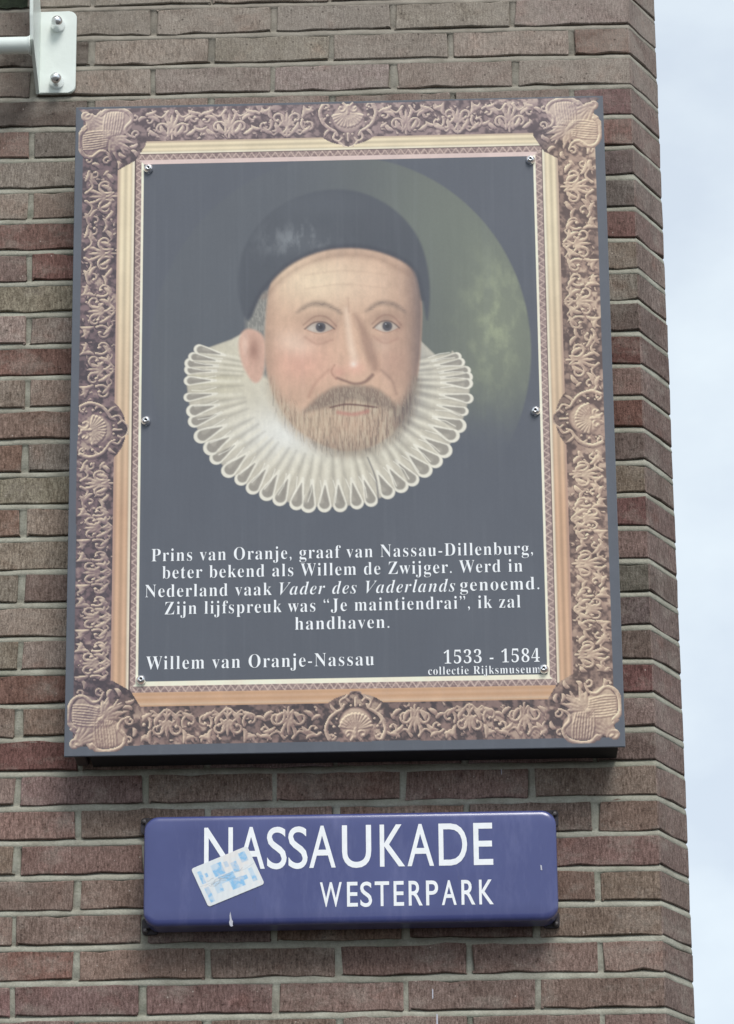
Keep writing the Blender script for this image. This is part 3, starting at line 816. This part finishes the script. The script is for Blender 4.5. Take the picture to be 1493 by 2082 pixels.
    P.put(beard * sm((X - mm(770, 700)[0]) / 55) * .72, (92, 84, 84)); P.put(beard * P.glow(*mm(716, 932), 120, 24) * .6, (104, 92, 86))
    P.put(beard * P.glow(*mm(640, 860), 46, 30) * .4, (196, 172, 146)); P.put(beard * P.glow(*mm(714, 862), 34, 16) * .4, (206, 170, 144))
    mo = P.poly(pl((716, 784), (676, 788), (640, 812), (618, 838), (664, 828), (716, 812), (768, 826), (806, 832), (790, 806), (758, 786)), 6)
    P.put(mo * .85, (124, 106, 94)); P.put(mo * sm((grain2 - .45) * 5) * .55, (172, 154, 134))
    P.stroke(spline([mm(672, 828), mm(700, 822), mm(728, 823), mm(766, 828)], 6), 1.8, (96, 62, 58), .85, 2)
    P.stroke(spline([mm(688, 838), mm(718, 842), mm(748, 836)], 6), 3.6, (182, 126, 112), .75, 3.4)
    for q in range(150):
        x = rn.uniform(560, 846); y = rn.uniform(790, 930)
        if ((x - 704) / 148) ** 2 + ((y - 800) / 132) ** 2 < 1:
            x0_, y0_ = mm(x, y); P.stroke([(x0_, y0_), (x0_ + rn.uniform(-3, 3) + (x - 704) * -.02, y0_ + rn.uniform(8, 16))], .3, rn.choice(((206, 192, 168), (120, 104, 94), (184, 166, 142))), .45, .7)
    # soft dark cap
    cap = P.poly(pl((504, 652), (484, 592), (494, 508), (546, 434), (626, 392), (716, 386), (796, 420), (852, 484), (874, 570), (870, 650), (858, 604), (838, 544), (760, 508), (670, 506), (592, 536), (534, 592)), 4)
    P.put(cap, (74, 78, 86)); P.put(cap * P.glow(*mm(600, 488), 56, 30) * (.15 + .7 * sm((P.fbm(16, 30, 4) - .4) * 3)), (128, 132, 136))
    P.put(cap * P.glow(*mm(640, 415), 120, 30) * .25, (98, 103, 110))
    P.stroke(spline([mm(508, 640), mm(536, 586), mm(594, 532), mm(672, 502), mm(760, 504), mm(838, 540), mm(860, 606)], 6), 4, (62, 64, 74), .8, 5)
    P.stroke(spline([mm(536, 604), mm(596, 550), mm(674, 520), mm(760, 522), mm(830, 556)], 6), 4, (140, 110, 94), .4, 7)
    P.C[:] = P.C * (1 + (.24 * (brush - .5) * np.maximum(face, rm_))[..., None])
    # canvas and wood grain of the original under the print
    vg = P.fbm(3.5, 90, 3)
    P.C *= (1 + .075 * (vg - .5)[..., None]) * (1 + .05 * (n1 - .5)[..., None])
    cl_ = colr * (1 + .16 * (P.fbm(30, 30, 4) - .5)[..., None])
    P.C[frame_mask > .5] = cl_[frame_mask > .5]
    P.C *= (1 + .06 * (P.fbm(2, 2, 1) - .5)[..., None])
    # weather film: a little paler towards the top, rain streaks below the upper bolts
    stk = sm((P.fbm(9, 400, 2) - .62) * 5)
    P.put(stk * .025, (160, 165, 172))
    return P
# =====PAINTER-END

def grid_mesh(name, P, x0, x1, z0, z1, y):
    nx, ny = P.nx, P.ny
    xs = np.linspace(x0, x1, nx); zs = np.linspace(z0, z1, ny)
    XX, ZZ = np.meshgrid(xs, zs)
    co = np.stack([XX, np.full_like(XX, y), ZZ], -1).reshape(-1, 3).astype(np.float32)
    i = np.arange((ny - 1) * (nx - 1)); r, c = i // (nx - 1), i % (nx - 1)
    a = r * nx + c
    q = np.stack([a, a + nx, a + nx + 1, a + 1], -1).astype(np.int32)
    me = bpy.data.meshes.new(name)
    me.vertices.add(len(co)); me.vertices.foreach_set('co', co.ravel())
    me.loops.add(q.size); me.loops.foreach_set('vertex_index', q.ravel())
    me.polygons.add(len(q)); me.polygons.foreach_set('loop_start', np.arange(0, q.size, 4, dtype=np.int32))
    me.polygons.foreach_set('loop_total', np.full(len(q), 4, dtype=np.int32))
    me.update(calc_edges=True)
    ca = me.color_attributes.new('print', 'FLOAT_COLOR', 'POINT')
    rgba = np.ones((len(co), 4), np.float32); rgba[:, :3] = np.clip(P.C.reshape(-1, 3) * 1.08, 0, .9)
    ca.data.foreach_set('color', rgba.ravel())
    me['world'] = 1
    return me

def print_material(name, rough, coat=0):
    t = NT(name)
    a = t.n('Attribute', attribute_name='print')
    n1 = t.noise(t.pos((1, 1, .35)), 9, 5, .6)
    c = t.mixc(t.ramp(n1, .35, .75), t.mixc(1, a.outputs['Color'], (.93, .93, .94), 'MULTIPLY'), a.outputs['Color'])
    t.l(c, t.b.inputs['Base Color'])
    n2 = t.noise(t.pos(), 30, 4, .6)
    mr = t.n('MapRange'); mr.inputs[3].default_value = rough - .06; mr.inputs[4].default_value = rough + .1
    t.l(n2, mr.inputs[0]); t.l(mr.outputs[0], t.b.inputs['Roughness'])
    t.b.inputs['Coat Weight'].default_value = coat; t.b.inputs['Coat Roughness'].default_value = .12
    t.bump(t.noise(t.pos(), 3.5, 2), .0012, .5)
    return t.m

# ------------------------------------------------------------------ framed portrait board
M_BOARD = plain('board_grey', lin(98, 103, 112), .4, var=.03)
M_BLACK = plain('black_rail', lin(22, 21, 22), .7, var=.2)
M_CHROME = plain('bright_steel', lin(242, 242, 244), .26, metal=1, var=.06)
M_HEX = plain('socket_dark', lin(18, 18, 20), .6)
poster = empty('portrait_board', ((PX0 + PX1) / 2, PY, PZ1))
tag(poster, 'printed board of a man in cap and ruff inside a gilded frame on the bricks', 'portrait board')
bm = bmesh.new(); box(bm, PX0, PX1, PY, PY + .004, PZ1, PZ0, .0008, 1); obj('panel', bm, M_BOARD, poster)
NXP, NYP = 690, 880
P = paint_board(NXP, NYP)
me = grid_mesh('print', P, PX0 + .0012, PX1 - .0012, PZ0 - .0012, PZ1 + .0012, PY - .0004)
link_mesh('print', me, print_material('board_print', .40, .08), poster)
del P
bm = bmesh.new()
i0, i1, j0, j1 = PX0 + .042, PX1 - .012, PZ1 + .004, PZ0 - .03
for x0, x1, z0, z1 in ((i0, i1, j0, j0 + .04), (i0, i1, j1 - .04, j1), (i0, i0 + .04, j0 + .042, j1 - .042), (i1 - .04, i1, j0 + .042, j1 - .042)):
    box(bm, x0, x1, PY + .0045, .002, z0, z1, .001, 1)
obj('back_frame', bm, M_BLACK, poster)
bm = bmesh.new(); box(bm, PX0 + .014, PX0 + .034, PY + .0045, .001, PZ1 + .006, PZ1 + .05, .002, 1); obj('spacer', bm, plain('spacer_brown', lin(74, 62, 58), .8), poster)

def dome_bolt(parent, x, z, y, r, h, collar=0, socket=True):
    bm = bmesh.new()
    pr = [(0, h)]; n = 7
    pr = [(r * math.sin(t * math.pi / 2 / n), collar + (h - collar) * math.cos(t * math.pi / 2 / n)) for t in range(n + 1)]
    if socket: pr = [(.0001, h * .55), (r * .30, h * .55), (r * .32, h * .94)] + [p for p in pr if p[0] > r * .36]
    if collar: pr += [(r, collar * .99), (r * 1.18, .0025), (r * 1.22, .001)]
    pr += [(pr[-1][0], 0)]
    lathe(bm, pr, x, z, y)
    bmesh.ops.recalc_face_normals(bm, faces=bm.faces)
    b = obj('bolt', bm, M_CHROME, parent, True)
    if socket:
        bm = bmesh.new(); lathe(bm, [(0, h * .57), (r * .29, h * .57), (r * .29, h * .5)], x, z, y, 6)
        s = obj('socket', bm, M_HEX); s.parent = b; s.matrix_world = Matrix()
        s.location = (0, 0, 0)
    return b
for x, y in ((302, 342), (1079, 324), (297, 855), (1089, 835), (287, 1382), (1106, 1360)):
    X, Z = at(x, y, PY - .004); dome_bolt(poster, X, Z, PY - .0008, .0088, .0105)

# ------------------------------------------------------------------ lettering
def serif(s):
    o = ''
    for ch in s:
        if 'A' <= ch <= 'Z': o += chr(0x1D400 + ord(ch) - 65)
        elif 'a' <= ch <= 'z': o += chr(0x1D41A + ord(ch) - 97)
        elif '0' <= ch <= '9': o += chr(0x1D7CE + ord(ch) - 48)
        else: o += ch
    return o
def slanted(s):
    return ''.join(chr(0x1D468 + ord(c) - 65) if 'A' <= c <= 'Z' else chr(0x1D482 + ord(c) - 97) if 'a' <= c <= 'z' else c for c in s)
def text_mesh(body, offset=0, spacing=1.0):
    cu = bpy.data.curves.new('lettering', 'FONT'); cu.body = body; cu.offset = offset; cu.space_character = spacing
    cu.resolution_u = 5; cu.extrude = 0
    o = bpy.data.objects.new('tmp', cu); COL.objects.link(o)
    dg = bpy.context.evaluated_depsgraph_get(); dg.update()
    me = bpy.data.meshes.new_from_object(o.evaluated_get(dg))
    bpy.data.objects.remove(o); bpy.data.curves.remove(cu)
    a = np.empty(len(me.vertices) * 3); me.vertices.foreach_get('co', a)
    return me, a.reshape(-1, 3)
def place_text(items, mat, parent, Y, name='lettering'):
    """items: (mesh, coords, x0, x1, baseline z at x0, z at x1, vertical scale)"""
    vs, fs = [], []
    for me, a, x0, x1, z0, z1, sy in items:
        lo, hi = a[:, 0].min(), a[:, 0].max()
        t = (a[:, 0] - lo) / (hi - lo)
        X = x0 + (x1 - x0) * t; Z = z0 + (z1 - z0) * t + a[:, 1] * sy
        b = len(vs); vs += [(p, Y, q) for p, q in zip(X, Z)]
        fs += [tuple(b + i for i in p.vertices) for p in me.polygons]
        bpy.data.meshes.remove(me)
    me = bpy.data.meshes.new(name); me.from_pydata(vs, [], fs); me['world'] = 1
    # give it the thickness of paint
    bm = bmesh.new(); bm.from_mesh(me)
    bmesh.ops.recalc_face_normals(bm, faces=bm.faces)
    for f in bm.faces:
        if f.normal.y > 0: f.normal_flip()
    bm.to_mesh(me); bm.free()
    return link_mesh(name, me, mat, parent)
M_WHITE = plain('white_print', lin(240, 242, 244), .45, var=.05, scale=60)
CAPH = .69
def line(parts):
    """parts: (text, kind, x0, y0, x1, y1) in picture pixels along the baseline, cap height in metres"""
    it = []
    for txt, kind, x0, y0, x1, y1, cap in parts:
        body = slanted(txt) if kind == 'i' else serif(txt)
        me, a = text_mesh(body, -.009, 1.12)
        X0, Z0 = at(x0, y0, PY); X1, Z1 = at(x1, y1, PY)
        it.append((me, a, X0, X1, Z0, Z1, cap * 1.05 / CAPH))
    return place_text(it, M_WHITE, poster, PY - .0008)
c = .0228
line([('Prins van Oranje, graaf van Nassau-Dillenburg,', 'r', 308, 1142, 1084, 1127, c)])
line([('beter bekend als Willem de Zwijger. Werd in', 'r', 330, 1177, 1063, 1162.5, c)])
line([('Nederland vaak', 'r', 295, 1215, 553, 1210.3, c), ('Vader des Vaderlands', 'i', 568, 1210, 926, 1203, c), ('genoemd.', 'r', 936, 1202, 1097, 1198.5, c)])
line([('Zijn lijfspreuk was \u201cJe maintiendrai\u201d, ik zal', 'r', 335, 1250, 1059, 1235.5, c)])
line([('handhaven.', 'r', 600, 1281, 792, 1277, c)])
line([('Willem van Oranje-Nassau', 'r', 297, 1362, 761, 1353, .0235)])
line([('1533 - 1584', 'r', 903, 1350, 1098, 1346, .0235)])
line([('collectie Rijksmuseum', 'r', 871, 1372.5, 1099, 1368.5, .0142)])

# ------------------------------------------------------------------ enamel street sign
SY = -.062
sx0, sx1, sz1, sz0 = -.8960, -.1810, -1.5350, -1.7290      # left, right, top, bottom
t = NT('blue_enamel')
n1 = t.noise(t.pos((1, 1, .8)), 6, 4, .6)
c1 = t.mixc(t.ramp(n1, .3, .7), lin(60, 66, 118), lin(72, 79, 130))
n2 = t.noise(t.pos((1, 1, .25)), 24, 5, .7)
c1 = t.mixc(t.ramp(n2, .52, .74, (0, 0, 0, 1), (.30, .30, .30, 1)), c1, lin(118, 120, 160))
n4 = t.noise(t.pos((3, 1, .5)), 30, 5, .75)
c1 = t.mixc(t.ramp(n4, .64, .76, (0, 0, 0, 1), (.5, .5, .5, 1)), c1, lin(52, 54, 84))
t.l(c1, t.b.inputs['Base Color']); t.set(Roughness=.28); t.b.inputs['Coat Weight'].default_value = .5; t.b.inputs['Coat Roughness'].default_value = .08
t.bump(t.noise(t.pos(), 8, 3), .0012, .5)
M_BLUE = t.m
sign = empty('street_sign', ((sx0 + sx1) / 2, SY, sz0))
tag(sign, 'dark blue enamel street sign with white capitals on the bricks below the portrait board', 'street sign')
def rrect(x0, x1, z0, z1, r, n=8):
    pts = []
    for cx, cz, a0 in ((x1 - r, z1 - r, 0), (x0 + r, z1 - r, 90), (x0 + r, z0 + r, 180), (x1 - r, z0 + r, 270)):
        for i in range(n + 1):
            a = R(a0 + 90 * i / n); pts.append((cx + r * math.cos(a), cz + r * math.sin(a)))
    return pts
bm = bmesh.new(); rings = []
for ins, y in ((.03, SY - .0022), (.011, SY - .0018), (.006, SY - .0008), (.0025, SY + .0008), (.0006, SY + .003), (0, SY + .007), (0, SY + .0078), (0, SY + .0495), (0, SY + .050), (.004, SY + .0505), (.004, SY + .03)):
    r = max(.003, .026 - ins)
    rings.append([bm.verts.new((x, y, z)) for x, z in rrect(sx0 + ins, sx1 - ins, sz0 + ins, sz1 - ins, r)])
bm.faces.new(rings[0])
for a, b in zip(rings, rings[1:]):
    n = len(a)
    for i in range(n): bm.faces.new((a[i], b[i], b[(i + 1) % n], a[(i + 1) % n]))
bmesh.ops.recalc_face_normals(bm, faces=bm.faces)
o = obj('plate', bm, M_BLUE, sign, True)
M_LUG = plain('rusty_lug', lin(46, 40, 46), .6, var=.35, scale=90)
M_SCREW = plain('old_screw', lin(96, 92, 92), .45, metal=.8, var=.3, scale=200)
for px, py, ax, az in ((294, 1671, -1, 1), (1128, 1655, 1, 1), (296, 1893, -1, -1), (1131, 1879, 1, -1)):
    X, Z = at(px, py, -.008)
    bm = bmesh.new()
    xa, xb = sorted((X - ax * .022, X + ax * .0065)); za, zb = sorted((Z - az * .022, Z + az * .0065))
    prism(bm, rrect(xa, xb, za, zb, .006, 4), -.008, .001)
    box(bm, xa + .009, xb - .009, SY + .044, -.0078, za + .009, zb - .009)
    lug = obj('lug', bm, M_LUG, sign)
    bm = bmesh.new(); lathe(bm, [(0, .0055), (.003, .005), (.0052, .0025), (.0056, 0)], X, Z, -.0082, 12)
    bmesh.ops.recalc_face_normals(bm, faces=bm.faces)
    s = obj('screw', bm, M_SCREW); s.parent = lug; s.location = (0, 0, 0)

def letters(word, ext, b0, b1, cap0, off, Y):
    """each capital fitted to its own place: ext = (left, right) in pixels, b0/b1 baselines at 400 and 1004 px"""
    it = []
    for ch, (l, r) in zip(word, ext):
        me, a = text_mesh(ch, off)
        f = lambda x: b0 + (b1 - b0) * (x - 400) / 604
        X0, Z0 = at(l, f(l), Y); X1, Z1 = at(r, f(r), Y)
        a[:, 1] -= 0 if ch in 'SU' else a[:, 1].min()
        hgt = a[:, 1].max() - (0 if ch not in 'SU' else 0)
        it.append((me, a, X0, X1, Z0, Z1, cap0 / (hgt if ch not in 'S' else .70)))
    return it
LY = SY - .0026
it = letters('NASSAUKADE', ((415, 473.6), (484, 538.5), (543, 583), (586.5, 625.7), (629, 683), (696, 755.5), (773, 824), (829, 883), (893, 951), (964, 1003.5)), 1769, 1758.5, .0745, .004, LY)
place_text(it, M_WHITE, sign, LY)
it = letters('WESTERPARK', ((651, 695.5), (706, 728), (733, 757), (762.6, 792), (801, 822), (831.6, 860), (867, 891.7), (899, 929), (939, 967), (975, 1004.5)), 1849, 1838.8, .0435, .008, LY)
place_text(it, M_WHITE, sign, LY)

M_CHIP = plain('white_drip', lin(186, 186, 196), .6, var=.1, scale=200)
def blob(pts, y, th, name, mat, parent, label=None):
    bm = bmesh.new(); P_ = [at(px, py, y) for px, py in pts]
    prism(bm, P_ if sum((P_[i][0] - P_[i - 1][0]) * (P_[i][1] + P_[i - 1][1]) for i in range(len(P_))) < 0 else P_[::-1], y - th, y)
    bmesh.ops.recalc_face_normals(bm, faces=bm.faces)
    o = obj(name, bm, mat, parent)
    if label: o['label'] = label
    return o
blob([(468.5, 1854), (470, 1862), (471.5, 1870), (474, 1874), (473, 1880), (474.5, 1883), (470, 1884.5), (467, 1881), (466, 1875), (467.5, 1871), (467, 1862)], SY - .0022, .0008, 'paint_drip', M_CHIP, sign, 'white drip running down the lower edge')
blob([(1099, 1759), (1102, 1760), (1103, 1770), (1100, 1769)], SY - .0024, .0006, 'paint_drip', M_CHIP, sign, 'tiny white fleck near the right end')

# ------------------------------------------------------------------ sticker on the sign
q = [at(x, y, SY - .003) for x, y in ((388.5, 1767), (502.5, 1720), (536, 1796.5), (424, 1844.5))]
A, B_, D_ = Vector(q[0]), Vector(q[1]), Vector(q[3])
ux, uy = (B_ - A), (D_ - A); SW, SH = ux.length * 1000, uy.length * 1000
PS = Paint(SW, SH, 120, 84, (226, 230, 231))
f1 = PS.fbm(14, 14, 4)
def patch(x0, y0, x1, y1, a=.8):
    m = sm((PS.X - x0) / 1.5) * sm((x1 - PS.X) / 1.5) * sm((PS.Y - y0) / 1.5) * sm((y1 - PS.Y) / 1.5)
    PS.put(m * a * (.45 + .9 * sm((f1 - .33) * 4)), (138, 192, 230))
W_, H_ = SW, SH
for r_ in ((.06, .12, .14, .46), (.06, .54, .15, .94), (.30, .10, .50, .42), (.34, .42, .62, .62), (.22, .50, .36, .80), (.48, .60, .72, .86), (.62, .22, .74, .50), (.80, .08, .93, .34), (.84, .50, .93, .86), (.16, .22, .22, .34), (.70, .62, .80, .74), (.52, .14, .60, .30)):
    patch(r_[0] * W_, r_[1] * H_, r_[2] * W_, r_[3] * H_)
PS.put(sm((f1 - .55) * 6) * .5, (236, 226, 218))
rs = random.Random(8)
for k in range(11):                       # torn creases
    x, y = rs.uniform(.12, .7) * W_, rs.uniform(.42, .6) * H_; pts = [(x, y)]
    for i in range(rs.randint(3, 6)): x += rs.uniform(2, 5); y += rs.uniform(-3, 3); pts.append((x, y))
    PS.stroke(pts, .35, (150, 156, 162), .8, .6)
PS.stroke([(1, H_ * .48), (W_ * .2, H_ * .50), (W_ * .5, H_ * .44), (W_ * .8, H_ * .5), (W_ - 1, H_ * .44)], .3, (176, 184, 190), .8, .6)
nx, ny = PS.nx, PS.ny
vs, fs = [], []
rc_ = 5.0
for j in range(ny):
    for i in range(nx):
        x, y = PS.x[i], PS.y[j]
        # rounded corners: pull the corner vertices in
        dx_ = max(rc_ - x, x - (SW - rc_), 0); dy_ = max(rc_ - y, y - (SH - rc_), 0)
        d = math.hypot(dx_, dy_)
        if dx_ and dy_ and d > rc_:
            k = rc_ / d
            x += (1 - k) * dx_ * (1 if x < SW / 2 else -1); y += (1 - k) * dy_ * (1 if y < SH / 2 else -1)
        p = A + ux * (x / SW) + uy * (y / SH)
        vs.append((p.x, SY - .0034 - .0004 * math.sin(x * .6 + y * .3) * .5, p.y))
for j in range(ny - 1):
    for i in range(nx - 1):
        a = j * nx + i; fs.append((a, a + nx, a + nx + 1, a + 1))
me = bpy.data.meshes.new('sticker'); me.from_pydata(vs, [], fs)
ca = me.color_attributes.new('print', 'FLOAT_COLOR', 'POINT')
rgba = np.ones((len(vs), 4), np.float32); rgba[:, :3] = PS.C.reshape(-1, 3); ca.data.foreach_set('color', rgba.ravel())
st = link_mesh('sticker', me, print_material('sticker_print', .5))
md_ = st.modifiers.new('thickness', 'SOLIDIFY'); md_.thickness = .0005; md_.offset = -1
tag(st, 'tilted worn white and pale blue sticker over the first letters of the street sign', 'sticker')

# ------------------------------------------------------------------ white steel bracket and pipe
M_WP = plain('white_paint', lin(226, 233, 227), .38, var=.04, scale=12, bump=.0004)
br = empty('pipe_bracket', (-1.08, 0, -.03))
tag(br, 'white painted steel bracket with a round pipe, two cap bolts, above the portrait board', 'bracket')
xl, xr = -1.114, -1.0455; zt_, zb_ = .0530, -.1175; r = .014
pts = [(xl, zb_)]
for i in range(7):
    a = R(-90 + 90 * i / 6); pts.append((xr - r + r * math.cos(a), zb_ + r + r * math.sin(a)))
for i in range(7):
    a = R(90 * i / 6); pts.append((xr - r + r * math.cos(a), zt_ - r + r * math.sin(a)))
pts.append((xl, zt_))
bm = bmesh.new(); prism(bm, pts, -.0075, -.0005)
bmesh.ops.bevel(bm, geom=[e for e in bm.edges if all(abs(v.co.y + .0075) < 1e-5 for v in e.verts)], offset=.0012, segments=2, affect='EDGES')
obj('wall_plate', bm, M_WP, br)
# upright flange standing out from the wall, drawn in the (y,z) plane at x = xl
fl = [(-.0005, zb_), (-.108, -.056), (-.120, -.01), (-.150, .30), (-.020, .30), (-.020, .075), (-.0155, .062), (-.0005, .053)]
bm = bmesh.new()
a = [bm.verts.new((xl, y, z)) for y, z in fl]; b = [bm.verts.new((xl - .0065, y, z)) for y, z in fl]
bm.faces.new(a); bm.faces.new(b[::-1])
for i in range(len(fl)):
    j = (i + 1) % len(fl); bm.faces.new((a[i], b[i], b[j], a[j]))
bmesh.ops.recalc_face_normals(bm, faces=bm.faces)
bmesh.ops.bevel(bm, geom=list(bm.edges), offset=.0012, segments=2, affect='EDGES')
obj('flange', bm, M_WP, br)
bm = bmesh.new(); L = []
TR, ty, tz = .0160, -.094, -.060
for i in range(28):
    a_ = 2 * math.pi * i / 28; L.append((ty + TR * math.cos(a_), tz + TR * math.sin(a_)))
prof = [(xl - .0064, TR + .004), (xl - .009, TR + .0015), (xl - .013, TR), (xl - .9, TR)]
rg = [[bm.verts.new((x, ty + rr * math.cos(2 * math.pi * i / 28), tz + rr * math.sin(2 * math.pi * i / 28))) for i in range(28)] for x, rr in prof]
for p, q_ in zip(rg, rg[1:]):
    for i in range(28): bm.faces.new((p[i], p[(i + 1) % 28], q_[(i + 1) % 28], q_[i]))
bm.faces.new(rg[-1]); bm.faces.new(rg[0][::-1]); bmesh.ops.recalc_face_normals(bm, faces=bm.faces)
o = obj('pipe', bm, M_WP, br, True)
for px, py in ((118, 52), (115.5, 167)):
    X, Z = at(px, py, -.008); dome_bolt(br, X, Z, -.0078, .0112, .030, .017, False)

# ------------------------------------------------------------------ small marks on the bricks
for k, (px, py, w_, h_) in enumerate(((889, 2076, 3.2, 14), (880, 2022, 2.4, 11), (690, 1665, 1.4, 4), (1020, 1570, 2, 6))):
    blob([(px - w_ / 2, py - h_), (px + w_ / 2, py - h_ * .9), (px + w_ * .6, py + h_ * .6), (px, py + h_), (px - w_ * .4, py + h_ * .5)], .0004, .0012, 'paint_fleck', M_CHIP, wall)

M_GREEN_PATCH = plain('green_patch', lin(38, 46, 30), .95, var=.4, scale=120, bump=.002)  # dark green sheet laid over the top left brick
o = blob([(-30, -30), (57, -34), (57, -10), (56, 14), (44, 17), (30, 15), (14, 18), (-4, 16), (-30, 19)], .0008, .0022, 'green_patch', M_GREEN_PATCH, wall, 'dark green patch on the brick behind the bracket')
o['kind'] = 'stuff'
